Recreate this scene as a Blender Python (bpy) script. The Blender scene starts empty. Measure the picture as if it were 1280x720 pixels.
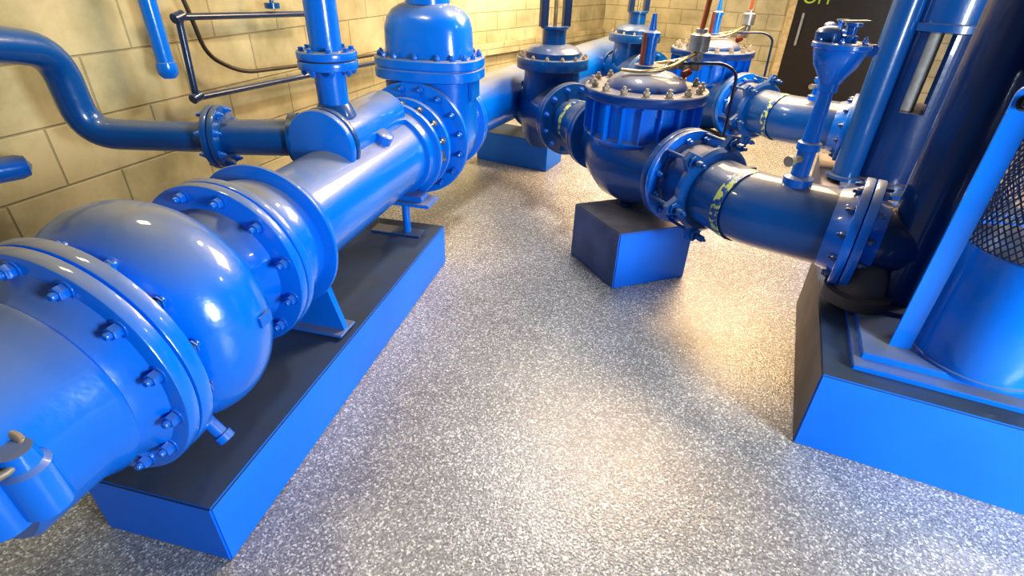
import bpy, bmesh, math, random
from mathutils import Vector, Matrix
random.seed(7)
C = bpy.context.scene.collection
PI = math.pi
V = Vector

# ------------------------------------------------------------------ materials
def nodes(name):
    m = bpy.data.materials.new(name); m.use_nodes = True
    nt = m.node_tree; nt.nodes.clear()
    out = nt.nodes.new('ShaderNodeOutputMaterial'); b = nt.nodes.new('ShaderNodeBsdfPrincipled')
    nt.links.new(b.outputs[0], out.inputs[0])
    return m, nt, b
def ramp(nt, src, stops):
    r = nt.nodes.new('ShaderNodeValToRGB')
    while len(r.color_ramp.elements) < len(stops): r.color_ramp.elements.new(.5)
    for e, (p, c) in zip(r.color_ramp.elements, stops):
        e.position = p; e.color = (*c, 1) if len(c) == 3 else c
    nt.links.new(src, r.inputs[0]); return r.outputs[0]
def noise(nt, scale, detail=3, vec=None, rough=.5):
    n = nt.nodes.new('ShaderNodeTexNoise'); n.inputs['Scale'].default_value = scale
    n.inputs['Detail'].default_value = detail; n.inputs['Roughness'].default_value = rough
    if vec: nt.links.new(vec, n.inputs['Vector'])
    return n.outputs[0]
def math_(nt, op, a, b=None, clamp=False):
    m = nt.nodes.new('ShaderNodeMath'); m.operation = op; m.use_clamp = clamp
    for i, x in enumerate((a, b)):
        if x is None: continue
        if isinstance(x, (int, float)): m.inputs[i].default_value = x
        else: nt.links.new(x, m.inputs[i])
    return m.outputs[0]
def mix(nt, f, a, b):
    m = nt.nodes.new('ShaderNodeMix'); m.data_type = 'RGBA'
    for i, x in ((0, f), (6, a), (7, b)):
        if isinstance(x, (int, float)): m.inputs[i].default_value = x
        elif isinstance(x, tuple): m.inputs[i].default_value = (*x, 1)
        else: nt.links.new(x, m.inputs[i])
    return m.outputs[2]
def pos(nt):
    return nt.nodes.new('ShaderNodeNewGeometry').outputs['Position']
def bump(nt, b, h, strength=.3, dist=.01):
    n = nt.nodes.new('ShaderNodeBump'); n.inputs['Strength'].default_value = strength
    n.inputs['Distance'].default_value = dist
    nt.links.new(h, n.inputs['Height']); nt.links.new(n.outputs[0], b.inputs['Normal'])

def paint(name, col=(0.0, .19, .82), dust=1.0, dcol=(.19, .195, .19), rough=.24, coat=.5, bmp=.25, even=.6):
    """gloss enamel with dust settled on the upward faces"""
    m, nt, b = nodes(name)
    g = nt.nodes.new('ShaderNodeNewGeometry')
    sp = nt.nodes.new('ShaderNodeSeparateXYZ'); nt.links.new(g.outputs['Normal'], sp.inputs[0])
    up = ramp(nt, sp.outputs[2], [(.42, (0, 0, 0)), (.93, (1, 1, 1))])
    n = noise(nt, 5, 4, g.outputs['Position']); n2 = ramp(nt, n, [(.3, (even,)*3), (.7, (1, 1, 1))])
    f = math_(nt, 'MULTIPLY', math_(nt, 'MULTIPLY', up, n2), dust, True)
    var = ramp(nt, noise(nt, 2.5, 3, g.outputs['Position']), [(.3, tuple(c*.82 for c in col)), (.7, col)])
    nt.links.new(mix(nt, f, var, dcol), b.inputs['Base Color'])
    nt.links.new(math_(nt, 'ADD', math_(nt, 'MULTIPLY', f, .35), rough, True), b.inputs['Roughness'])
    b.inputs['Coat Weight'].default_value = coat; b.inputs['Coat Roughness'].default_value = .06
    bump(nt, b, noise(nt, 28, 2, g.outputs['Position']), bmp, .004)
    return m
def plain(name, col, rough=.5, metal=0, var=.2, scale=20):
    m, nt, b = nodes(name)
    n = noise(nt, scale, 3, pos(nt))
    nt.links.new(ramp(nt, n, [(.3, tuple(c*(1-var) for c in col)), (.7, tuple(min(1, c*(1+var)) for c in col))]), b.inputs['Base Color'])
    b.inputs['Roughness'].default_value = rough; b.inputs['Metallic'].default_value = metal
    return m
M = {}
M['blue'] = paint('blue_enamel')
M['deep'] = paint('deep_blue_enamel', (0.0, .078, .30), .8, (.11, .115, .125), .3)
M['dark'] = paint('dark_blue_enamel', (0.0, .032, .15), .8, (.13, .105, .085), .35)
M['bolt'] = paint('blue_painted_bolts', (0.0, .16, .70), .35, (.3, .36, .4), .25)
M['pad'] = paint('blue_painted_concrete', (0.0, .195, .95), 1.0, (.035, .055, .085), .45, .1, .15, .9)
M['worn'] = plain('worn_grey_blue_concrete', (.07, .105, .22), .5, 0, .25, 6)  # dull dark blue, shade painted onto plinth flanks the key light misses
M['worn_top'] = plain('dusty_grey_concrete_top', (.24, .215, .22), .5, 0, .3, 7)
M['worn_brown'] = plain('dusty_brown_concrete', (.10, .085, .075), .6, 0, .3, 5)  # dust brown, kept dark to paint in shade on the near plinth's flank
M['cover'] = paint('dusty_blue_cover', (0.0, .05, .25), 1.0, (.20, .20, .21), .3)
M['gasket'] = plain('black_rubber', (.01, .01, .012), .6)
M['brass'] = plain('brass_tubing', (.55, .42, .22), .3, .9)
M['steel'] = plain('dull_steel', (.42, .40, .37), .4, .8)
M['stain'] = plain('dusty_steel_bolts', (.33, .28, .22), .5, .3)
M['red'] = plain('red_paint', (.16, .02, .015), .5)
M['rust'] = plain('orange_brown_rust', (.35, .10, .03), .7)
M['yellow'] = plain('yellow_paint_mark', (.62, .66, .16), .5)
M['hose'] = plain('black_cable_jacket', (.05, .04, .03), .5)
M['conduit'] = paint('grey_blue_conduit', (.012, .035, .11), .3, (.2, .2, .22), .3)
M['white'] = plain('grey_enamel', (.36, .35, .33), .5)
M['tan'] = plain('tan_painted_wood', (.60, .46, .25), .6)

m, nt, b = nodes('blue_paint_with_yellow_chips'); P_ = pos(nt)
f_ = ramp(nt, noise(nt, 34, 3, P_), [(.47, (0, 0, 0)), (.56, (1, 1, 1))])
nt.links.new(mix(nt, f_, (.01, .07, .30), (.52, .60, .18)), b.inputs['Base Color']); b.inputs['Roughness'].default_value = .4
M['chips'] = m
# floor: epoxy with light vinyl flakes
m, nt, b = nodes('flake_epoxy_floor'); P = pos(nt)
vo = nt.nodes.new('ShaderNodeTexVoronoi'); vo.inputs['Scale'].default_value = 165; nt.links.new(P, vo.inputs['Vector'])
vs = nt.nodes.new('ShaderNodeSeparateColor'); nt.links.new(vo.outputs['Color'], vs.inputs[0])
fl = ramp(nt, vs.outputs[0], [(0, (.16, .165, .18)), (.30, (.26, .26, .275)), (.62, (.36, .36, .37)), (.84, (.58, .58, .57)), (.95, (.95, .95, .93))])
vo2 = nt.nodes.new('ShaderNodeTexVoronoi'); vo2.inputs['Scale'].default_value = 330; nt.links.new(P, vo2.inputs['Vector'])
vs2 = nt.nodes.new('ShaderNodeSeparateColor'); nt.links.new(vo2.outputs['Color'], vs2.inputs[0])
fl2 = ramp(nt, vs2.outputs[1], [(0, (.2, .21, .22)), (.6, (.42, .42, .42)), (.9, (.8, .8, .8))])
c = mix(nt, .22, fl, fl2)
st = ramp(nt, noise(nt, 1.3, 4, P), [(.35, (.68, .67, .66)), (.62, (.95, .95, .96))])
mm = nt.nodes.new('ShaderNodeMix'); mm.data_type = 'RGBA'; mm.blend_type = 'MULTIPLY'; mm.inputs[0].default_value = .8
nt.links.new(c, mm.inputs[6]); nt.links.new(st, mm.inputs[7]); nt.links.new(mm.outputs[2], b.inputs['Base Color'])
b.inputs['Roughness'].default_value = .2
b.inputs['Specular IOR Level'].default_value = .7
bump(nt, b, math_(nt, 'ADD', noise(nt, 110, 2, P), math_(nt, 'MULTIPLY', vs.outputs[1], .35)), .42, .006)
M['floor'] = m

# painted concrete block wall (object coordinates: x along, z up)
def blockwall(name, ztop, rowh, warm):
    m, nt, b = nodes(name)
    tc = nt.nodes.new('ShaderNodeTexCoord')
    mp = nt.nodes.new('ShaderNodeMapping'); nt.links.new(tc.outputs['Object'], mp.inputs[0])
    mp.inputs['Rotation'].default_value = (PI/2, 0, 0); mp.inputs['Location'].default_value = (0, ztop, 0)
    br = nt.nodes.new('ShaderNodeTexBrick'); nt.links.new(mp.outputs[0], br.inputs['Vector'])
    br.inputs['Scale'].default_value = 1; br.inputs['Brick Width'].default_value = rowh*2
    br.inputs['Row Height'].default_value = rowh; br.inputs['Mortar Size'].default_value = .007
    br.inputs['Mortar Smooth'].default_value = .6
    br.inputs['Color1'].default_value = (*warm, 1); br.inputs['Color2'].default_value = (*[c*.9 for c in warm], 1)
    br.inputs['Mortar'].default_value = (*[c*.62 for c in warm], 1)
    s = ramp(nt, noise(nt, 2.2, 6, tc.outputs['Object'], .6), [(.34, (.50, .52, .46)), (.62, (1, 1, 1))])
    mm = nt.nodes.new('ShaderNodeMix'); mm.data_type = 'RGBA'; mm.blend_type = 'MULTIPLY'; mm.inputs[0].default_value = .9
    nt.links.new(br.outputs[0], mm.inputs[6]); nt.links.new(s, mm.inputs[7])
    nt.links.new(mm.outputs[2], b.inputs['Base Color'])
    b.inputs['Roughness'].default_value = .42
    h = math_(nt, 'SUBTRACT', math_(nt, 'MULTIPLY', noise(nt, 14, 4, tc.outputs['Object']), .35), br.outputs[1])
    bump(nt, b, h, .6, .008)
    return m
M['wall'] = blockwall('cream_block_wall', .10, .27, (.57, .50, .31))
M['wallf'] = blockwall('cream_block_wall_far', .10, .20, (.68, .58, .38))

# ------------------------------------------------------------------ mesh helpers
def obj(name, bm, m, parent=None, smooth=True, origin=None):
    bmesh.ops.recalc_face_normals(bm, faces=bm.faces[:])
    off = parent_origin(parent) if parent else (origin or V((0, 0, 0)))
    if off.length: bmesh.ops.translate(bm, verts=bm.verts[:], vec=-off)
    me = bpy.data.meshes.new(name); bm.to_mesh(me); bm.free()
    me.materials.append(M[m] if isinstance(m, str) else m)
    if smooth:
        me.polygons.foreach_set('use_smooth', [True]*len(me.polygons))
        me.set_sharp_from_angle(angle=math.radians(38))
    o = bpy.data.objects.new(name, me); C.objects.link(o)
    if parent: o.parent = parent
    elif origin: o.location = origin
    return o
def parent_origin(p):
    t = V((0, 0, 0))
    while p: t += p.location; p = p.parent
    return t
def tag(o, label=None, cat=None, group=None, kind=None):
    for k, v in (('label', label), ('category', cat), ('group', group), ('kind', kind)):
        if v: o[k] = v
    return o
def thing(name, label, cat, loc, group=None):
    o = bpy.data.objects.new(name, None); C.objects.link(o); o.location = V(loc); o.empty_display_size = .1
    return tag(o, label, cat, group)
def kids(o): return [c for c in bpy.data.objects if c.parent == o]
def copy_tree(o, parent=None, delta=None):
    c = o.copy(); C.objects.link(c)
    if parent: c.parent = parent
    if delta is not None: c.location = o.location + V(delta)
    for ch in kids(o):
        copy_tree(ch, c)
    return c
def frame(d):
    d = V(d).normalized()
    a = V((0, 0, 1)) if abs(d.z) < .95 else V((1, 0, 0))
    x = a.cross(d).normalized(); y = d.cross(x)
    return x, y, d
def lathe(prof, org, d, seg=48, bm=None, caps=True):
    """profile of (distance along d, radius) turned about the line org + t d"""
    bm = bm or bmesh.new(); x, y, d = frame(d); org = V(org); rings = []
    for (t, r) in prof:
        if r < 1e-5: rings.append([bm.verts.new(org + d*t)])
        else: rings.append([bm.verts.new(org + d*t + (x*math.cos(a) + y*math.sin(a))*r) for a in [2*PI*i/seg for i in range(seg)]])
    for A, B in zip(rings, rings[1:]):
        n = max(len(A), len(B))
        if n == 1: continue
        for i in range(n):
            j = (i+1) % n
            if len(A) == 1: bm.faces.new((A[0], B[j], B[i]))
            elif len(B) == 1: bm.faces.new((A[i], A[j], B[0]))
            else: bm.faces.new((A[i], A[j], B[j], B[i]))
    if caps:
        for R in (rings[0], rings[-1]):
            if len(R) > 2: bm.faces.new(R)
    return bm
def disc_prof(t0, t1, r, b=.006, rin=0):
    return [(t0, rin if rin else 0.0), (t0, r-b), (t0+b*.3, r-b*.3), (t0+b, r), (t1-b, r), (t1-b*.3, r-b*.3), (t1, r-b), (t1, rin if rin else 0.0)]
def smooth_path(pts, n=8, r=None):
    """round the corners of a polyline"""
    P = [V(p) for p in pts]; out = [P[0]]
    for a, b_, c in zip(P, P[1:], P[2:]):
        d1 = (a-b_); d2 = (c-b_); k = min(r or 1e9, d1.length*.48, d2.length*.48)
        s = b_ + d1.normalized()*k; e = b_ + d2.normalized()*k
        for i in range(n+1):
            t = i/n; out.append(s*(1-t)**2 + b_*2*t*(1-t) + e*t*t)
    out.append(P[-1]); return out
def tube(pts, r, seg=20, bm=None, caps=True):
    bm = bm or bmesh.new(); P = [V(p) for p in pts]
    R = r if isinstance(r, (list, tuple)) else [r]*len(P)
    T = [(P[min(i+1, len(P)-1)] - P[max(i-1, 0)]).normalized() for i in range(len(P))]
    x, y, _ = frame(T[0]); rings = []
    for i, p in enumerate(P):
        if i:
            x = (x - T[i]*x.dot(T[i])).normalized()
        y = T[i].cross(x)
        rings.append([bm.verts.new(p + (x*math.cos(a) + y*math.sin(a))*R[i]) for a in [2*PI*k/seg for k in range(seg)]])
    for A, B in zip(rings, rings[1:]):
        for i in range(seg):
            bm.faces.new((A[i], A[(i+1) % seg], B[(i+1) % seg], B[i]))
    if caps: bm.faces.new(rings[0]); bm.faces.new(rings[-1])
    return bm
def box(c, s, ax=(1, 0, 0), bm=None, bev=.004, up=None):
    """box centred on c, sizes s, local x axis along ax (horizontal)"""
    bm = bm or bmesh.new(); x = V(ax).normalized(); z = V(up) if up else V((0, 0, 1)); y = z.cross(x).normalized()
    t = bmesh.new(); bmesh.ops.create_cube(t, size=1)
    mt = Matrix.Translation(V(c)) @ Matrix((x, y, z)).transposed().to_4x4() @ Matrix.Diagonal((*s, 1))
    bmesh.ops.transform(t, matrix=mt, verts=t.verts)
    if bev: bmesh.ops.bevel(t, geom=t.edges[:], offset=bev, segments=2, affect='EDGES')
    me = bpy.data.meshes.new('t'); t.to_mesh(me); t.free(); bm.from_mesh(me); bpy.data.meshes.remove(me)
    return bm
def prism(poly, z0, z1, bm=None, bev=.006):
    bm = bm or bmesh.new(); t = bmesh.new()
    A = [t.verts.new((x, y, z0)) for x, y in poly]; B = [t.verts.new((x, y, z1)) for x, y in poly]
    t.faces.new(A); t.faces.new(B); n = len(poly)
    for i in range(n): t.faces.new((A[i], A[(i+1) % n], B[(i+1) % n], B[i]))
    if bev: bmesh.ops.bevel(t, geom=t.edges[:], offset=bev, segments=2, affect='EDGES')
    me = bpy.data.meshes.new('t'); t.to_mesh(me); t.free(); bm.from_mesh(me); bpy.data.meshes.remove(me)
    return bm

_bolt = {}
def bolt_mesh(rad, mat, stick):
    k = (round(rad, 4), mat, stick)
    if k not in _bolt:
        bm = bmesh.new()
        lathe([(-.002, rad*1.35), (.002, rad*1.35)], (0, 0, 0), (0, 0, 1), 16, bm)
        lathe([(.002, rad*.96), (.004, rad), (rad*1.1, rad), (rad*1.25, rad*.9)], (0, 0, 0), (0, 0, 1), 6, bm)
        if stick: lathe([(rad*1.2, rad*.55), (rad*1.2+stick, rad*.55), (rad*1.2+stick+.004, rad*.4)], (0, 0, 0), (0, 0, 1), 12, bm)
        bmesh.ops.recalc_face_normals(bm, faces=bm.faces[:])
        me = bpy.data.meshes.new('bolt'); bm.to_mesh(me); bm.free(); me.materials.append(M[mat])
        me.polygons.foreach_set('use_smooth', [True]*len(me.polygons)); me.set_sharp_from_angle(angle=math.radians(35))
        _bolt[k] = me
    return _bolt[k]
def bolts(parent, cen, d, R, n, rad, mat='bolt', stick=0, ph=.5):
    x, y, d = frame(d); cen = V(cen); me = bolt_mesh(rad, mat, stick); po = parent_origin(parent)
    rot = Matrix((x, y, d)).transposed()
    for i in range(n):
        a = 2*PI*(i+ph)/n
        o = bpy.data.objects.new('bolt', me); C.objects.link(o); o.parent = parent
        o.location = cen + (x*math.cos(a) + y*math.sin(a))*R - po
        o.rotation_euler = rot.to_euler()
def flange(root, cen, d, r, t=.035, side=-1, nb=12, br=.017, mat='blue', stick=.012, boltR=None, bmat='bolt', hub=None):
    """disc from cen to cen + d t ; bolts stand on the face given by side (-1: the cen face, +1: the far face)"""
    bm = lathe(disc_prof(0, t, r), cen, d, 64)
    if hub: # weld neck on the bolt side
        hr, hl = hub
        lathe([(0 if side < 0 else t, hr*1.18), ((-hl*.5) if side < 0 else t+hl*.5, hr*1.06), ((-hl) if side < 0 else t+hl, hr)], cen, d, 48, bm)
    f = obj('flange', bm, mat, root)
    if nb:
        dd = V(d).normalized()
        p = V(cen) if side < 0 else V(cen) + dd*t
        bolts(f, p + dd*side*.001, dd*side, boltR or r*.86, nb, br, bmat, stick)
    return f

# ------------------------------------------------------------------ room
def struct(name, bm, m, smooth=False):
    o = obj(name, bm, m, None, smooth); o['kind'] = 'structure'; return o
bm = bmesh.new(); vs_ = [bm.verts.new(p) for p in ((-4.5, -1.6, 0), (6.5, -1.6, 0), (9.5, 9, 0), (1, 13, 0), (-4.5, 9, 0))]; bm.faces.new(vs_)
struct('floor', bm, 'floor')
def wall(name, p0, p1, z1, mat, z0=0, th=.15):
    p0 = V((*p0, 0)); p1 = V((*p1, 0)); d = p1-p0; L = d.length
    bm = bmesh.new()
    bmesh.ops.create_cube(bm, size=1)
    bmesh.ops.transform(bm, matrix=Matrix.Translation((L/2, th/2, (z0+z1)/2)) @ Matrix.Diagonal((L, th, z1-z0, 1)), verts=bm.verts)
    me = bpy.data.meshes.new(name); bm.to_mesh(me); bm.free(); me.materials.append(M[mat])
    o = bpy.data.objects.new(name, me); C.objects.link(o); o.location = p0; o.rotation_euler = (0, 0, math.atan2(d.y, d.x)); o['kind'] = 'structure'
    return o
J = (-.761, 6.556)
dl = (math.sin(math.radians(18)), math.cos(math.radians(18)))
W0 = (J[0]-dl[0]*8.2, J[1]-dl[1]*8.2)
wall('wall_left', W0, J, 2.9, 'wall')
h27 = V((math.sin(math.radians(27)), math.cos(math.radians(27)), 0)); h27p = V((h27.y, -h27.x, 0))
d36 = V((math.sin(math.radians(36)), math.cos(math.radians(36)), 0))
# corner where the far wall meets the back wall (back wall: p.h27 = 9)
Jv = V((*J, 0)); t = (9 - Jv.dot(h27))/d36.dot(h27); K = Jv + d36*t
wall('wall_left_far', J, (K.x, K.y), 2.9, 'wallf')
E_ = K + h27p*7.5
wall('wall_back', (K.x, K.y), (E_.x, E_.y), 2.9, 'wallf')
# protruding course / ledge along the far wall
off = V((-d36.y, d36.x, 0))
bm = box(Jv + d36*(t/2) + V((d36.y, -d36.x, 0))*.03 + V((0, 0, .70)), (t-.1, .05, .13), d36)
struct('trim_1', bm, 'wallf')

# ------------------------------------------------------------------ concrete plinths
def pad(name, label, poly, z, shade_flank=None, top=False):
    o = obj(name, prism(poly, 0, z), 'pad', None, False, V((poly[0][0], poly[0][1], 0)))
    if shade_flank:   # left flank, turned from the key light: shade painted in as duller colour
        o.data.materials.append(M[shade_flank])
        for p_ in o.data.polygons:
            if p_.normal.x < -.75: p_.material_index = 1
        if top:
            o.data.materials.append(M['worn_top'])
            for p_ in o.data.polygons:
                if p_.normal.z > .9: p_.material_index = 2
    return tag(o, label, 'plinth')
pad('concrete_plinth', 'long low blue painted concrete plinth under the big pipeline on the left',
    [(-1.285, 1.03), (-.838, .93), (-.42, 2.885), (-.867, 2.98)], .25)
bl = [(.373, 3.055), (.585, 2.625), (1.045, 2.80), (.833, 3.23)]
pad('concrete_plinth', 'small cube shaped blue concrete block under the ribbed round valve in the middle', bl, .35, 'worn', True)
pad('concrete_plinth', 'dark blue concrete block on the floor beneath the far end of the header pipe',
    [(.27, 4.63), (.43, 4.95), (-.20, 5.27), (-.38, 4.95)], .27)
pf = V((.912, -.409, 0)); pb = V((.415, .905, 0)); pc = V((1.142, 1.492, 0))
def quad(c0, a, b_, la, lb): return [tuple((c0 + a*i*la + b_*j*lb)[:2]) for i, j in ((0, 0), (1, 0), (1, 1), (0, 1))]
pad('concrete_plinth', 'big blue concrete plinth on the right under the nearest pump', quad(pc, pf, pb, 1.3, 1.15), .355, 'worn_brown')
OFF = V((.90, 1.84, 0))
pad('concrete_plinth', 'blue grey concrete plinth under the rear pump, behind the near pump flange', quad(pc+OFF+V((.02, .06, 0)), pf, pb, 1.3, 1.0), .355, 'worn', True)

pad('concrete_plinth', 'blue concrete block mostly hidden under the far ribbed valve', [(x_+OFF.x+.03, y_+OFF.y-.03) for x_, y_ in bl], .35)
# ------------------------------------------------------------------ main pipeline (left)
A0 = V((-1.087, 1.031, .70)); az = math.radians(13.2); D = V((math.sin(az), math.cos(az), 0)); U = V((D.y, -D.x, 0))
S = lambda s, u=0, z=0: A0 + D*s + U*u + V((0, 0, z))
# near spool
r0 = thing('inlet_pipe', 'bright blue pipe end with a bolted flange in the lower left corner', 'pipe', (S(-.5).x, S(-.5).y, .25))
obj('pipe', lathe([(-.335, .0), (-.335, .235), (-.325, .245), (-.17, .245), (-.13, .262), (-.115, .262), (-.10, .245), (-.036, .245)], S(0), D, 64, caps=True), 'blue', r0)
flange(r0, S(-.046), D, .335, .04, -1, 14, .018, 'blue', .010, .298, hub=(.247, .07))
# bulb check valve
r1 = thing('check_valve', 'fat blue bulb shaped check valve between two bolted flanges, nearest on the pipeline', 'valve', (S(.28).x, S(.28).y, .25))
flange(r1, S(-.001), D, .335, .042, 1, 14, .018, 'blue', .010, .298)
prof = [(.042, .245)]
for i in range(17):
    a = i/16; x_ = .07 + a*.30; rr = .245 + .10*math.sin(PI*min(1, a*1.0))**.55 if 0 < a < 1 else .245
    prof.append((x_, rr))
prof += [(.40, .205), (.445, .20), (.505, .22)]
obj('valve_body', lathe(prof, S(0), D, 72), 'blue', r1)
obj('drain_plug', lathe([(.30, .02), (.375, .02), (.377, .026), (.40, .026), (.403, .015)], S(.10), U*.62 - V((0, 0, .78)), 16), 'blue', r1)
obj('nameplate', box(S(.26, .347, .03), (.05, .006, .035), D, bev=.002), 'bolt', r1)
flange(r1, S(.50), D, .295, .036, -1, 12, .017, 'blue', .012, .26)
bolts(kids(r1)[0], S(.045), D, .298, 14, .018, 'bolt', .010)
# flexible coupling spool
r2 = thing('pipe_coupling', 'short blue pipe coupling with a thin round collar, right behind the bulb shaped check valve', 'pipe coupling', (S(.65).x, S(.65).y, .25))
flange(r2, S(.541), D, .295, .034, 1, 0, mat='blue')
obj('sleeve', lathe([(.575, .235), (.60, .25), (.66, .252), (.735, .235)], S(0), D, 64), 'blue', r2)
flange(r2, S(.735), D, .285, .018, 1, 0, mat='blue')
# main pipe
r3 = thing('main_pipe', 'thick straight blue pipe running from the check valve back to the tall gate valve', 'pipe', (S(1.3).x, S(1.3).y, .25))
obj('pipe', lathe([(.756, .245), (.79, .24), (.83, .205), (.87, .20), (1.86, .20)], S(0), D, 64), 'blue', r3)
obj('pipe_boss', lathe([(0, .045), (.235, .045), (.24, .038), (.24, 0)], S(1.52), U*.5+V((0, 0, .85)), 20), 'blue', r3)
flange(r3, S(1.86), D, .262, .034, 1, 14, .014, 'blue', .06, .232, 'steel')
obj('weld_collar', lathe([(1.80, .2), (1.805, .222), (1.86, .235)], S(0), D, 64), 'blue', r3)
# gate valve
gc = S(2.36, .025)
r4 = thing('gate_valve', 'tall bright blue gate valve with a domed bonnet on the big pipeline at left', 'valve', (gc.x, gc.y, .25))
flange(r4, S(1.99), D, .262, .036, -1, 14, .014, 'blue', .05, .232, 'steel')
obj('neck', lathe([(2.025, .2), (2.05, .205), (2.08, .21), (2.12, .225)], S(0), D, 64), 'blue', r4)
flange(r4, S(2.12), D, .325, .04, -1, 16, .017, 'blue', .02, .29)
obj('rust_patch', box(S(1.965, .225, -.02), (.05, .012, .04), D, bev=.002), 'rust', r4)
bm = lathe([(2.16, .25), (2.2, .27), (2.36, .285), (2.52, .27), (2.56, .24)], S(0), D, 64)
def oval(cx, prof, a, b_, seg=56, bm=None, x=U, y=D):
    """stack of ovals: prof = (z, scale)"""
    bm = bm or bmesh.new(); rings = []
    for z, k in prof:
        rings.append([bm.verts.new(V((cx.x, cx.y, z)) + x*(a*k*math.copysign(abs(math.cos(q))**.75, math.cos(q))) + y*(b_*k*math.copysign(abs(math.sin(q))**.75, math.sin(q)))) for q in [2*PI*i/seg for i in range(seg)]])
    for A, B in zip(rings, rings[1:]):
        for i in range(seg): bm.faces.new((A[i], A[(i+1) % seg], B[(i+1) % seg], B[i]))
    bm.faces.new(rings[0]); bm.faces.new(rings[-1]); return bm
oval(gc, [(.55, .75), (.62, .95), (.70, 1), (1.03, .98)], .27, .20, bm=bm)
box(gc + U*.268 + V((0, 0, .26)), (.16, .02, .10), D, bm)
obj('valve_body', bm, 'blue', r4)
bf = obj('bonnet_flange', oval(gc, [(1.02, .97), (1.026, 1), (1.075, 1), (1.081, .975), (1.085, .975), (1.09, 1), (1.13, 1), (1.136, .97)], .315, .25), 'blue', r4)
for i in range(18):
    a = 2*PI*(i+.5)/18
    ca, sa = math.copysign(abs(math.cos(a))**.75, math.cos(a)), math.copysign(abs(math.sin(a))**.75, math.sin(a))
    o = bpy.data.objects.new('bolt', bolt_mesh(.015, 'bolt', .006)); C.objects.link(o); o.parent = bf
    o.location = V((gc.x, gc.y, 1.137)) + U*ca*.285 + D*sa*.222 - parent_origin(bf)
obj('bonnet', oval(gc, [(1.137, .98), (1.28, .96), (1.33, .90), (1.37, .78), (1.395, .62), (1.405, .5)], .255, .20), 'blue', r4)
obj('stem_housing', lathe([(1.40, .125), (1.62, .12), (1.62, .15), (1.66, .15)], (gc.x, gc.y, 0), (0, 0, 1), 32), 'blue', r4)
flange(r4, S(2.56), D, .30, .04, 1, 0, mat='blue')

# supports on plinth
def saddle(s, label, h):
    b0 = S(s); r = thing('pipe_support', label, 'pipe support', (b0.x, b0.y, .25))
    obj('foot_plate', box((b0.x, b0.y, .256), (.30, .10, .01), U, bev=.002), 'deep', r)
    return r, b0
rs, b0 = saddle(.83, 'blue gusseted pipe support foot on the long plinth beside the thin collar', .4)
bm = bmesh.new()
for u0, u1 in ((.0, .17), (0, -.17)):
    t_ = bmesh.new()
    pts = [S(.83, u0, -.439), S(.83, u1*1.25, -.439), S(.83, u1*.9, -.21), S(.83, u0, -.235)]
    A = [t_.verts.new(p - D*.015) for p in pts]; B = [t_.verts.new(p + D*.015) for p in pts]
    t_.faces.new(A); t_.faces.new(B)
    for i in range(4): t_.faces.new((A[i], A[(i+1) % 4], B[(i+1) % 4], B[i]))
    me = bpy.data.meshes.new('t'); t_.to_mesh(me); t_.free(); bm.from_mesh(me); bpy.data.meshes.remove(me)
box(S(.83, 0, -.433), (.44, .12, .012), U, bm)
obj('gusset', bm, 'blue', rs)
rs, b0 = saddle(1.80, 'slim blue pipe support post under the big pipe just before the tall gate valve', .4)
bm = bmesh.new(); box(S(1.80, .06, -.24), (.34, .16, .02), U, bm); box(S(1.80, .05, -.215), (.26, .10, .03), U, bm)
obj('cradle', bm, 'blue', rs)
obj('post', lathe([(0, .022), (.19, .022)], (S(1.8, .06).x, S(1.8, .06).y, .262), (0, 0, 1), 16), 'blue', rs)

# header, beyond the gate valve
az2 = math.radians(25); H = V((math.sin(az2), math.cos(az2), 0)); h0 = S(2.602)
h0 = V((h0.x, h0.y, .70))
r5 = thing('header_pipe', 'wide blue header pipe leading away to the back from the tall gate valve', 'pipe', (.1, 4.9, .27))
obj('pipe', tube(smooth_path([h0 + D*.02, h0 + D*.12, h0 + H*5.4], 6), .20, 56), 'blue', r5)
flange(r5, S(2.604), D, .30, .036, 1, 14, .016, 'blue', .01, .27)
obj('outlet_stub', lathe([(.10, .17), (.34, .17)], h0 + H*1.35 - V((0, 0, .05)), V((.41, -.91, 0)), 40), 'deep', r5)

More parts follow.
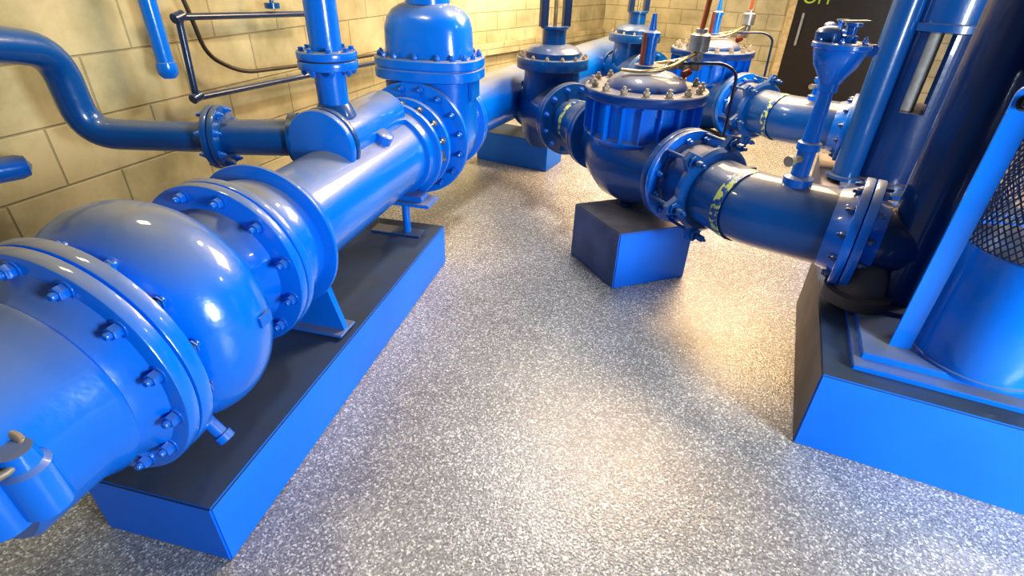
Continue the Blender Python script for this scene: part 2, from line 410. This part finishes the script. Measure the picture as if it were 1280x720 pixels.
# ------------------------------------------------------------------ lateral line: gate valve, ribbed control valve, coupling, pipe, pump
LZ = .66
Ld = V((math.sin(math.radians(24.5)), -math.cos(math.radians(24.5)), 0)); Lu = V((-Ld.y, Ld.x, 0))
VC = V((.715, 3.12, LZ))
Lp = lambda t_, z=0: VC + Ld*t_ + V((0, 0, z))
def lateral(first):
    pre = 'near' if first else 'far'
    # gate valve
    g = Lp(-1.14)
    a = thing('lateral_gate_valve', 'dark blue gate valve with a tall yoke just left of the near ribbed valve' if first else
              'partly hidden dark blue gate valve with a yoke, behind the near ribbed valve', 'valve', (g.x, g.y, .20))
    flange(a, Lp(-.86), Ld, .25, .035, -1, 12, .016, 'deep', .01)
    flange(a, Lp(-1.42), Ld, .205, .035, 1, 12, .016, 'deep', .01)
    bm = lathe([(-1.40, .18), (-1.32, .2), (-1.14, .235), (-.98, .2), (-.86, .18)], VC, Ld, 48)
    oval(g, [(.40, .7), (.5, .95), (.66, 1), (.98, .92)], .22, .15, bm=bm, x=Lu, y=Ld)
    obj('valve_body', bm, 'deep', a)
    b_ = obj('bonnet_flange', lathe(disc_prof(.96, 1.035, .262), (g.x, g.y, 0), (0, 0, 1), 48), 'deep', a)
    bolts(b_, (g.x, g.y, 1.036), (0, 0, 1), .238, 14, .013, 'stain', .004)
    obj('bonnet', lathe([(1.036, .2), (1.07, .2), (1.10, .17), (1.115, .12), (1.12, .085), (1.21, .085), (1.22, .1), (1.235, .1)], (g.x, g.y, 0), (0, 0, 1), 40), 'deep', a)
    bm = bmesh.new()
    for s_ in (-1, 1): box((g + Lu*.09*s_)[:2] + (1.42,), (.055, .045, .38), Lu, bm)
    box((g.x, g.y, 1.62), (.24, .09, .05), Lu, bm)
    obj('yoke', bm, 'conduit', a)
    obj('stem', lathe([(1.235, .014), (1.75, .014)], (g.x, g.y, 0), (0, 0, 1), 16), 'brass', a)
    # spool between gate valve and ribbed valve
    p = thing('spool_pipe', 'short pipe with a flange and yellow chips beside the near ribbed valve' if first else
              'hidden short pipe left of the far ribbed valve', 'pipe', Lp(-.6, -.2))
    obj('pipe', lathe([(-.80, .15), (-.45, .15)], VC, Ld, 48), 'deep', p)
    flange(p, Lp(-.823), Ld, .25, .033, 1, 12, .016, 'deep', .01)
    flange(p, Lp(-.46), Ld, .23, .033, -1, 12, .016, 'deep', .01)
    patch(p, Lp(-.70), Ld, .1515, 16, .04)
    # ribbed control valve
    v = thing('control_valve', 'round ribbed blue control valve with dusty bolted cover over the small cube block' if first else
              'smaller looking ribbed blue control valve in the back right, topped with brass piping', 'valve', (VC.x, VC.y, .355))
    flange(v, Lp(-.425), Ld, .23, .035, 1, 0, mat='deep')
    flange(v, Lp(.395), Ld, .25, .04, -1, 0, mat='deep')
    bm = lathe([(-.40, .15), (-.30, .17), (-.2, .235), (-.05, .275), (.1, .265), (.22, .225), (.33, .19), (.40, .18)], V((VC.x, VC.y, LZ-.02)), Ld, 64)
    obj('valve_body', bm, 'deep', v)
    bm = bmesh.new()
    lathe([(.70, .22), (.765, .295), (.78, .31), (.79, .31), (.80, .292), (.985, .292)], (VC.x, VC.y, 0), (0, 0, 1), 72, bm)
    for i in range(20):
        q = 2*PI*(i+.3)/20; dr = V((math.cos(q), math.sin(q), 0))
        box(V((VC.x, VC.y, .88)) + dr*.305, (.05, .009, .19), dr, bm, .002)
    obj('ribbed_bowl', bm, 'blue', v)
    c_ = obj('cover_plate', lathe([(.985, .30), (.985, .338), (.992, .343), (1.03, .343), (1.036, .338), (1.038, .2), (1.038, 0)], (VC.x, VC.y, 0), (0, 0, 1), 72), 'cover', v)
    bolts(c_, (VC.x, VC.y, 1.038), (0, 0, 1), .30, 16, .019, 'stain', .014)
    obj('cover_dome', lathe([(1.037, .225), (1.05, .222), (1.085, .19), (1.11, .14), (1.12, .10), (1.125, .085), (1.15, .08), (1.155, 0)], (VC.x, VC.y, 0), (0, 0, 1), 48), 'cover', v)
    obj('position_tube', lathe([(1.12, .034), (1.29, .034), (1.29, .045), (1.31, .045), (1.32, .02), (1.40, .012)], (VC.x-.01, VC.y+.01, 0), (0, 0, 1), 24), 'blue', v)
    obj('red_tag', box((VC.x-.045, VC.y, 1.22), (.02, .05, .18), (1, 0, 0), bev=.003), 'red', v)
    obj('foot', lathe([(.356, .045), (.366, .045), (.37, .026), (.45, .026)], (VC.x-.02, VC.y-.06, 0), (0, 0, 1), 20), 'deep', v)
    # brass pilot tubing
    X = lambda dx, dy, z: V((VC.x+dx, VC.y+dy, z))
    for pts, r_, mt in (
        ([X(-.16, -.06, 1.13), X(-.06, -.12, 1.13), X(.08, -.10, 1.15), X(.28, .06, 1.22)], .009, 'brass'),
        ([X(.28, .06, 1.22), X(.34, .16, 1.20), X(.2, .25, 1.14), X(.05, .22, 1.12)], .009, 'brass'),
        ([X(.18, .02, 1.16), X(.40, -.02, 1.17), X(.47, -.05, 1.13), X(.47, -.07, .80), X(.42, -.12, .70)], .009, 'conduit'),
        ([X(.30, -.15, .80), X(.45, -.16, .80), X(.47, -.12, .77), X(.47, -.1, .68)], .008, 'brass')):
        obj('pilot_tube', tube(smooth_path(pts, 6, .05), r_, 12), mt, v)
    obj('pilot_valve', lathe([(0, .03), (.05, .035), (.06, .055), (.14, .055), (.15, .03), (.17, .03)], X(.27, .07, 1.16), (0, 0, 1), 20), 'steel', v)
    obj('gauge_stem', tube([X(.27, .07, 1.32), X(.28, .07, 1.46), X(.30, .08, 1.62)], .014, 10), 'rust', v)
    bm = bmesh.new()
    for q in range(4): box(X(.16+.04*q, .14-.02*q, 1.13+.012*(q % 2)), (.045, .05, .05), (1, q*.4, 0), bm, .006)
    obj('pilot_fittings', bm, 'stain', v)
    obj('red_fitting', lathe([(0, .02), (.05, .02), (.06, .01)], X(.20, .02, 1.10), (.3, .2, .1), 12), 'red', v)
    bm = lathe([(0, .02), (.03, .028), (.07, .028), (.08, .015), (.12, .015)], X(.47, -.10, .52), (0, 0, 1), 12)
    obj('drain_cock', bm, 'brass', v)
    # coupling with lugs and tie rods
    k = thing('flange_adapter', 'clamp coupling with lugs and tie rods right of the near ribbed valve' if first else
              'clamp coupling with lugs and tie rods right of the far ribbed valve', 'coupling', Lp(.55, -.2))
    flange(k, Lp(.437), Ld, .25, .035, 1, 12, .017, 'blue' if first else 'deep', .012, .212)
    obj('sleeve', lathe([(.472, .205), (.49, .205), (.50, .188), (.63, .188), (.64, .195)], VC, Ld, 48), 'conduit' if not first else 'cover', k)
    bm = lathe([(.63, .19), (.63, .212), (.66, .218), (.675, .20), (.675, .18)], VC, Ld, 48)
    for i in range(6):
        q = 2*PI*(i+.25)/6; dr = Lu*math.cos(q) + V((0, 0, 1))*math.sin(q); tn = Ld.cross(dr)
        lathe([(-.02, .03), (.03, .03)], Lp(.645) + dr*.235, Ld, 8, bm)
        t_ = bmesh.new()
        pts = [Lp(.63)+dr*.20+tn*.05, Lp(.63)+dr*.20-tn*.05, Lp(.63)+dr*.275-tn*.022, Lp(.63)+dr*.275+tn*.022]
        A = [t_.verts.new(p_) for p_ in pts]; B = [t_.verts.new(p_+Ld*.03) for p_ in pts]
        t_.faces.new(A); t_.faces.new(B)
        for j in range(4): t_.faces.new((A[j], A[(j+1) % 4], B[(j+1) % 4], B[j]))
        me = bpy.data.meshes.new('t'); t_.to_mesh(me); t_.free(); bm.from_mesh(me); bpy.data.meshes.remove(me)
    obj('gland_ring', bm, 'deep', k)
    for i in range(6):
        q = 2*PI*(i+.25)/6; dr = Lu*math.cos(q) + V((0, 0, 1))*math.sin(q)
        obj('tie_rod', lathe([(.40, .016), (.425, .016), (.43, .009), (.70, .009), (.70, .017), (.725, .017), (.725, .009), (.745, .009)], VC + dr*.236, Ld, 10), 'deep', k)
    # discharge pipe with elbow
    pp = thing('discharge_pipe', 'curved blue pipe with yellow marks joining the near pump to its ribbed valve' if first else
               'curved grey blue pipe with yellow marks joining the rear pump to the far ribbed valve', 'pipe', Lp(1.0, -.2))
    e0 = Lp(1.08); fd = V((.835, -.55, 0)).normalized(); FC = V((1.462, 2.065, LZ))
    # elbow corner: intersect
    mtx = Matrix(((Ld.x, -fd.x), (Ld.y, -fd.y))); sol = mtx.inverted() @ V(((FC-VC).x, (FC-VC).y))
    corner = VC + Ld*sol[0]
    obj('pipe', tube([Lp(.56)] + smooth_path([Lp(.66), corner, FC - fd*.03], 14, .34)[1:], .168, 56), 'deep', pp)
    flange(pp, FC - fd*.037, fd, .235, .036, -1, 12, .015, 'blue' if first else 'deep', .010, .20, 'deep', hub=(.17, .07))
    patch(pp, Lp(.86), Ld, .1695, 20, .05)
    return FC, fd
def patch(root, c, d, r, n, w):
    obj('paint_marks', lathe([(-w/2, r-.001), (-w/2, r+.0006), (w/2, r+.0006), (w/2, r-.001)], c, d, 48, caps=False), 'chips', root)

FC1, fd = lateral(True)
VCs = VC.copy()
def air_valve(base, label, ztop=0):
    a = thing('air_release_valve', label, 'valve', base)
    x, y, z = base
    obj('pipe', lathe([(-.02, .06), (.015, .06), (.025, .036), (.13, .036), (.135, .046), (.165, .046), (.17, .034), (.25, .030), (.255, .03), (0.365, .026), (0.370, .036), (0.405, .036)], base, (0, 0, 1), 24), 'blue', a)
    obj('valve_bowl', lathe([(0.401, .04), (0.420, .048), (0.465, .078), (0.510, .092), (0.525, .092)], base, (0, 0, 1), 36), 'blue', a)
    c_ = obj('cover_plate', lathe([(0.526, .10), (0.530, .104), (0.543, .104), (0.548, .095), (0.548, .05), (0.548, 0)], base, (0, 0, 1), 36), 'blue', a)
    bolts(c_, (x, y, z+0.548), (0, 0, 1), .085, 6, .010, 'bolt', .004)
    obj('vent_stem', lathe([(0.548, .028), (0.570, .028), (0.574, .018), (0.600, .018), (0.604, .03), (0.614, .03), (0.617, .01)], (x+.02, y, z), (0, 0, 1), 20), 'blue', a)
    obj('vent_outlet', lathe([(0.549, .045), (0.578, .048), (0.589, .04), (0.600, .018)], (x-.05, y+.02, z), (0, 0, 1), 24), 'deep', a)
    obj('lever', box((x+.03, y, z+0.619), (.12, .02, .008), (1, .3, 0), bev=.002), 'steel', a)
    obj('lug', box((x+.10, y-.02, z+0.525), (.05, .04, .04), (1, -.2, 0), bev=.006), 'blue', a)
    obj('side_cock', lathe([(0, .015), (.05, .015), (.055, .022), (.08, .022)], (x-.03, y-.02, z+.10), (-.8, -.5, 0), 14), 'stain', a)
    return a
air_valve((1.225, 2.215, .835), 'blue air release valve with a conical bowl on the near discharge pipe')

# ------------------------------------------------------------------ pumps
def pump_near():
    k = thing('pump', 'nearest blue vertical pump at right with a mesh guard and upright bracket strap', 'pump', (1.70, 1.72, .355))
    z0 = .356
    # sole plate, stepped
    q = quad(pc + pf*.10 + pb*.085, pf, pb, 1.1, .95)
    bm = prism(q, z0, z0+.022, bev=.003); prism(quad(pc + pf*.125 + pb*.14, pf, pb, 1.05, .86), z0+.022, z0+.05, bm, .003)
    obj('base_plate', bm, 'blue', k)
    zb = z0+.05
    # discharge nozzle and flange
    N0 = FC1 + fd*.0
    flange(k, N0 + fd*.002, fd, .235, .036, 1, 12, .015, 'blue', .010, .20, 'deep', hub=(.15, .05))
    colc = V((1.635, 1.96, 0))
    obj('discharge_nozzle', tube([N0+fd*.036, N0+fd*.10, N0+fd*.18, colc + V((0, 0, LZ))], [.15, .145, .12, .10], 40), 'dark', k)
    obj('column', lathe([(zb, .16), (zb+.02, .16), (zb+.022, .105), (1.72, .105)], colc, (0, 0, 1), 48), 'dark', k)
    obj('lower_casing', lathe([(zb, .13), (zb+.05, .13), (zb+.055, .10), (zb+.10, .095), (zb+.17, .07), (zb+.19, .04)], colc + V((-.15, -.01, 0)), (0, 0, 1), 40), 'worn_brown', k)
    # casing barrel
    bc = V((1.735, 1.575, 0))
    obj('barrel', lathe([(zb, .212), (zb+.010, .212), (zb+.012, .205), (.84, .205), (.85, .20), (.85, .0)], bc, (0, 0, 1), 64), 'blue', k)
    obj('shaft', lathe([(.85, .05), (1.05, .05), (1.05, .08), (1.12, .08), (1.12, .05), (1.35, .05)], bc, (0, 0, 1), 24), 'steel', k)
    # expanded metal guard
    bm = bmesh.new(); n = 60; rows = 31; R = .207; w = .0022
    def gp(i, z, rr): a = 2*PI*i/n; return bc + V((math.cos(a)*rr, math.sin(a)*rr, z))
    zs = .85
    for j in range(rows):
        for i in range(n):
            zz = zs + j*.016; sh = .5*(j % 2)
            for s_ in (-.5, .5):
                p, q_ = gp(i+sh, zz, R), gp(i+sh+s_, zz+.016, R)
                dx = (q_-p).normalized().cross(V((p.x-bc.x, p.y-bc.y, 0)).normalized())*w
                bm.faces.new([bm.verts.new(p-dx), bm.verts.new(p+dx), bm.verts.new(q_+dx), bm.verts.new(q_-dx)])
    g = obj('mesh_guard', bm, 'conduit', k, False)
    so = g.modifiers.new('t', 'SOLIDIFY'); so.thickness = .002
    obj('motor', lathe([(1.345, .0), (1.345, .235), (1.375, .235), (1.38, .20), (1.8, .20)], bc, (0, 0, 1), 48), 'dark', k)
    # upright bracket strap
    b0 = V((1.475, 1.61, 0)); fdv = pf
    t_ = bmesh.new(); zt = 1.335; w = .034
    out = [(-w, zb), (w, zb), (w, zt-.02)] + [(w*math.cos(a), zt-.02+w*math.sin(a)) for a in [PI*i/10 for i in range(1, 10)]] + [(-w, zt-.02)]
    A = [t_.verts.new(b0 + fdv*x_ + V((0, 0, z_)) - pb*.006) for x_, z_ in out]; B = [t_.verts.new(b0 + fdv*x_ + V((0, 0, z_)) + pb*.006) for x_, z_ in out]
    t_.faces.new(A); t_.faces.new(B)
    for i in range(len(out)): j = (i+1) % len(out); t_.faces.new((A[i], A[j], B[j], B[i]))
    br_ = obj('bracket', t_, 'blue', k, False)
    bolts(br_, b0 + V((0, 0, zt-.035)) - pb*.007, -pb, 0.0, 1, .018, 'gasket', .004)
    return k
pump_near()

def pump_rear():
    k = thing('pump', 'tall dark blue rear pump standing behind the near one, with reflecting window openings', 'pump', (2.62, 3.62, .355))
    zb = .356
    obj('base_plate', prism(quad(pc+OFF + pf*.10 + pb*.12, pf, pb, 1.0, .84), zb, zb+.03, bev=.003), 'deep', k)
    zb += .03
    FC2 = FC1 + OFF + V((.03, -.03, 0))
    flange(k, FC2 + fd*.002, fd, .235, .036, 1, 12, .015, 'deep', .010, .20, 'deep', hub=(.15, .05))
    cc = V((2.62, 3.66, 0))
    obj('discharge_nozzle', tube([FC2+fd*.036, FC2+fd*.12, V((cc.x, cc.y, LZ))], [.15, .13, .12], 40), 'deep', k)
    # casing with two tall openings: built as wall segments
    bm = bmesh.new(); R = .235
    lathe([(zb, R+.05), (zb+.025, R+.05), (zb+.027, R), (.86, R)], cc, (0, 0, 1), 64, bm)
    obj('casing', bm, 'dark', k)
    bm = bmesh.new(); n = 64
    for i in range(n):
        a0, a1 = 2*PI*i/n, 2*PI*(i+1)/n
        if (i % 16) in (7, 8, 9, 10, 11, 12): continue
        P4 = []
        for a, rr, z in ((a0, R, .86), (a1, R, .86), (a1, R, 1.32), (a0, R, 1.32), (a0, R-.015, .86), (a1, R-.015, .86), (a1, R-.015, 1.32), (a0, R-.015, 1.32)):
            P4.append(bm.verts.new(cc + V((rr*math.cos(a), rr*math.sin(a), z))))
        for f in ((0, 1, 2, 3), (7, 6, 5, 4), (1, 5, 6, 2), (4, 0, 3, 7)): bm.faces.new([P4[j] for j in f])
    obj('window_frame', bm, 'dark', k)
    obj('shaft', lathe([(.86, .05), (1.33, .05)], cc + V((-.08, -.05, 0)), (0, 0, 1), 32), 'white', k)
    obj('seal_tube', lathe([(.86, .02), (1.33, .02)], cc + V((-.16, .02, 0)), (0, 0, 1), 20), 'stain', k)
    obj('motor', lathe([(1.32, R), (1.33, R+.05), (1.37, R+.05), (1.375, R), (1.9, R)], cc, (0, 0, 1), 64), 'deep', k)
    obj('column', lathe([(zb, .12), (zb+.02, .12), (zb+.022, .085), (1.75, .085)], cc + V((-.30, -.04, 0)), (0, 0, 1), 40), 'deep', k)
    return k
pump_rear()

# ------------------------------------------------------------------ far lateral (same valves again, further back)
roots = ['lateral_gate_valve', 'spool_pipe', 'control_valve', 'flange_adapter', 'discharge_pipe', 'air_release_valve']
newlab = {
 'lateral_gate_valve': 'partly hidden dark blue gate valve with a yoke, behind the near ribbed valve',
 'spool_pipe': 'hidden short pipe left of the far ribbed valve',
 'control_valve': 'ribbed blue control valve at the back right, crowned with brass piping',
 'flange_adapter': 'grey blue clamp coupling with lugs right of the far ribbed valve',
 'discharge_pipe': 'grey blue pipe with yellow marks joining the rear pump to the far ribbed valve',
 'air_release_valve': 'blue air release valve on a short stem, mostly hidden behind the near one'}
for o in [o for o in bpy.data.objects if o.parent is None and o.name in roots]:
    c = copy_tree(o, None, OFF + V((.03, -.03, 0))); c['label'] = newlab[o.name]
    if o.name == 'air_release_valve': c.scale = (.82, .82, .82)

# ------------------------------------------------------------------ bypass manifold, risers and small pipes by the left wall
BX = V((-.834, 2.225, .91)); BR = .138
r = thing('bypass_pipe', 'blue branch pipe capped by a round blind flange, lying on the thick main pipe', 'pipe', (BX.x, BX.y, .6))
obj('pipe', lathe([(.02, BR-.012), (.58, BR-.012), (.66, .09), (.68, 0)], BX, D, 48), 'blue', r)
obj('blind_flange', lathe(disc_prof(-.02, .02, BR+.017, .01), BX, D, 56), 'blue', r)
flange(r, BX + D*.024, D, BR+.017, .03, 1, 0, mat='deep')
bd = V((-.513, -.047, 0)).normalized()
bj = BX + D*.14
obj('side_branch', lathe([(.10, .088), (.16, .088), (.165, .108), (.20, .108), (.205, .08), (.485, .076)], bj, bd, 40), 'deep', r)
flange(r, bj + bd*.485, bd, .136, .027, -1, 8, .012, 'deep', .008)
r = thing('branch_pipe', 'blue pipe making an S bend along the left wall into a round flange', 'pipe', (-1.75, 2.8, .6))
f1 = bj + bd*.515
flange(r, f1, bd, .136, .027, 1, 8, .012, 'deep', .008)
obj('pipe', tube(smooth_path([f1 + bd*.02, f1 + bd*.12, (-1.84, 2.24, .93), (-1.84, 2.22, 1.26), (-1.85, 1.95, 1.32), (-1.87, 1.3, 1.36)], 10, .12), [.068]*2+[.064]*200, 36), 'deep', r)

rz = thing('riser_pipe', 'vertical blue pipe with a bolted flange joint rising from the capped branch pipe', 'pipe', (-.80, 2.36, 1.04))
rc = BX + D*.14; rc.z = 0
obj('pipe', lathe([(1.0, .064), (1.76, .064)], rc, (0, 0, 1), 36), 'blue', rz)
obj('weld_saddle', lathe([(1.01, .09), (1.045, .076), (1.065, .065)], rc, (0, 0, 1), 36), 'deep', rz)
f = obj('flange', lathe(disc_prof(1.205, 1.24, .122), rc, (0, 0, 1), 48), 'blue', rz)
bolts(f, rc + V((0, 0, 1.204)), (0, 0, -1), .10, 8, .013, 'bolt', .004)
f = obj('flange', lathe(disc_prof(1.243, 1.275, .122), rc, (0, 0, 1), 48), 'blue', rz)
bolts(f, rc + V((0, 0, 1.276)), (0, 0, 1), .10, 8, .011, 'bolt', 0)

o = obj('drain_pipe', lathe([(1.045, 0), (1.05, .03), (1.07, .046), (1.10, .05), (1.125, .046), (1.127, .04), (1.9, .04)], (-1.80, 2.85, 0), (0, 0, 1), 28), 'blue', None, True, V((-1.80, 2.85, 1.05)))
tag(o, 'short vertical blue pipe with rounded end cap hanging before the wall, top left', 'pipe')
tr = thing('conduit_loop', 'thin blue pipe bent in a square loop along the left wall behind the riser pipe', 'pipe', (-1.76, 3.0, .92))
obj('pipe', tube(smooth_path([(-1.0, 3.02, 1.30), (-1.441, 3.98, 1.275), (-1.77, 3.02, 1.318), (-1.768, 2.98, .925), (-1.365, 4.22, .885), (-.72, 6.2, .80)][1:], 5, .04), .018, 16), 'conduit', tr)
for p in ((-1.77, 3.02, 1.318), (-1.768, 2.985, .928)):
    obj('elbow_fitting', lathe([(-.035, .02), (-.03, .026), (.03, .026), (.035, .02)], p, (.3, .95, .25), 16), 'conduit', tr)
o = obj('black_cable', tube(smooth_path([(-1.77, 3.05, 1.55), (-1.745, 3.10, 1.30), (-1.74, 3.14, 1.12), (-1.66, 3.33, 1.0), (-1.38, 4.2, .945), (-.80, 6.05, .87)], 8), .012, 10), 'hose', None, True, V((-1.66, 3.3, 1.0)))
tag(o, 'thin black cable sagging along the left wall above the thin blue pipe', 'cable')
o = obj('valve_handle', lathe([(0, .012), (.10, .012), (.10, .045), (.13, .045), (.135, .02)], (-1.54, 3.66, 1.455), (0, 0, -1), 20), 'deep', None, True, V((-1.54, 3.66, 1.37)))
tag(o, 'small blue round fitting hanging near the wall at the top left edge of the view', 'fitting')
o = obj('pipe_stub', lathe([(0, .05), (.30, .05), (.33, .04), (.345, 0)], (-2.25, 1.85, .83), (.55, .62, .0), 28), 'blue', None, True, V((-2.25, 1.85, .83)))
tag(o, 'blue rounded pipe end poking in at the left edge below the S bend', 'pipe')

# bottom left hose valve
r = thing('drain_valve', 'bright blue drain valve with a ring collar on the near pipe end, bottom left corner', 'valve', (-.90, .63, .60))
obj('valve_body', lathe([(.615, 0), (.617, .034), (.625, .044), (.735, .044), (.745, .034), (.78, .03)], (-.918, .66, .025), (0, 0, 1), 36), 'blue', r)
obj('side_body', lathe([(.60, 0), (.603, .040), (.612, .05), (.76, .05), (.77, .03)], (-.978, .625, .025), (0, 0, 1), 36), 'blue', r)
bm = bmesh.new(); x, y, d_ = frame(V((.25, -.2, .9))); cc = V((-.955, .645, .80))
tube([cc + (x*math.cos(a)+y*math.sin(a))*.05 for a in [2*PI*i/24 for i in range(25)]], .009, 10, bm)
obj('ring_collar', bm, 'stain', r)
obj('nipple', lathe([(0, .036), (.14, .036)], (-.95, .65, .715), V((-1, .25, 0)), 24), 'deep', r)

# ------------------------------------------------------------------ door with lettering in the back wall
k0 = h27*9 - h27*.0
def BP(s, z, off=0): return h27*(9-off) + h27p*s + V((0, 0, z))
def bs(p): return V(p).dot(h27p)
s0, s1 = bs((3.75, 8.19, 0)), bs((4.72, 7.70, 0))
def slab(a, b_, z0, z1, off, th, mat, name, parent=None, kind=None):
    c_ = BP((a+b_)/2, (z0+z1)/2, off+th/2)
    o = obj(name, box(c_, (b_-a, th, z1-z0), h27p, bev=.003), mat, parent, False)
    if kind: o['kind'] = kind
    return o
door = slab(s0, s1, .02, 2.05, .03, .05, plain('black_brown_door', (.022, .014, .008), .35), 'door_1', None, 'structure')
slab(s0-.09, s0, 0, 2.12, .0, .09, 'tan', 'trim_2', None, 'structure')
slab(s1, s1+.10, 0, 2.12, .0, .09, 'tan', 'trim_3', None, 'structure')
tx = bpy.data.curves.new('door_lettering', 'FONT'); tx.body = 'OFF'; tx.size = .22; tx.extrude = .001; tx.materials.append(plain('yellow_green_lettering', (.45, .62, .05), .5))
to = bpy.data.objects.new('door_lettering', tx); C.objects.link(to); to.parent = door
p = BP(s0+.05, 1.265, .084)
to.matrix_local = Matrix.Translation(p) @ Matrix((h27p, V((0, 0, 1)), -h27)).transposed().to_4x4()
slab(s0+.1, s0+.13, .75, 1.15, .08, .04, 'steel', 'door_handle', door)

GR = {'plinth': 'blue concrete plinths on the floor', 'pump': 'vertical pumps along the right side', 'lateral_gate_valve': 'gate valves with yokes on the side branches',
      'spool_pipe': 'short pipes between gate valve and ribbed valve', 'control_valve': 'round ribbed control valves', 'flange_adapter': 'clamp couplings beside the ribbed valves',
      'discharge_pipe': 'discharge pipes leaving the pumps', 'air_release_valve': 'air release valves on the discharge pipes', 'pipe_support': 'pipe supports on the long plinth'}
for o in bpy.data.objects:
    if o.parent is None and 'category' in o:
        g_ = GR.get(o.name.split('.')[0]) or GR.get(o['category'] if o['category'] in ('plinth', 'pump') else '')
        if g_: o['group'] = g_

# ------------------------------------------------------------------ light
def area(name, loc, target, size, power, col, sy=None):
    l = bpy.data.lights.new(name, 'AREA'); l.energy = power; l.color = col; l.size = size
    if sy: l.shape = 'RECTANGLE'; l.size_y = sy
    o = bpy.data.objects.new(name, l); C.objects.link(o); o.location = loc
    o.rotation_euler = (V(target) - V(loc)).to_track_quat('-Z', 'Y').to_euler()
    return o
area('door_daylight', (2.9, -1.0, 1.4), (.2, 2.2, .3), .9, 165, (.88, .95, 1.0), 1.2)
area('ceiling_lamp', (.39, 3.5, 2.9), (.39, 3.5, 0), .22, 45, (1, .90, .80), .5)
area('ceiling_lamp', (-1.3, 2.1, 2.8), (-1.9, 2.7, 0), .3, 17, (1, .84, .47))
area('ceiling_lamp', (2.0, 4.9, 2.8), (1.5, 4.0, 0), 1.8, 230, (1, .68, .36))
area('ceiling_lamp', (.5, 6.3, 2.7), (.1, 7.2, .8), .5, 105, (1, .80, .48))
area('ceiling_lamp', (3.3, 2.5, 2.9), (3.0, 2.5, 0), .3, 22, (1, .90, .8))

w = bpy.data.worlds.new('world'); bpy.context.scene.world = w; w.use_nodes = True
w.node_tree.nodes['Background'].inputs[0].default_value = (.60, .70, .85, 1)
w.node_tree.nodes['Background'].inputs[1].default_value = .16

# ------------------------------------------------------------------ camera
Pt, Ro = math.radians(31.6), math.radians(1.9)
fw = V((0, math.cos(Pt), -math.sin(Pt))); rt0 = V((1, 0, 0)); up0 = rt0.cross(fw)
rt = rt0*math.cos(Ro) + up0*math.sin(Ro); up = -rt0*math.sin(Ro) + up0*math.cos(Ro)
cam = bpy.data.cameras.new('camera'); cam.sensor_width = 36; cam.lens = 658/1280*36; cam.clip_start = .02
co = bpy.data.objects.new('camera', cam); C.objects.link(co)
co.matrix_world = Matrix.Translation((0, 0, 1.6)) @ Matrix((rt, up, -fw)).transposed().to_4x4()
bpy.context.scene.camera = co
vs_ = bpy.context.scene.view_settings; vs_.view_transform = 'Standard'; vs_.exposure = .2; vs_.look = 'Medium High Contrast'
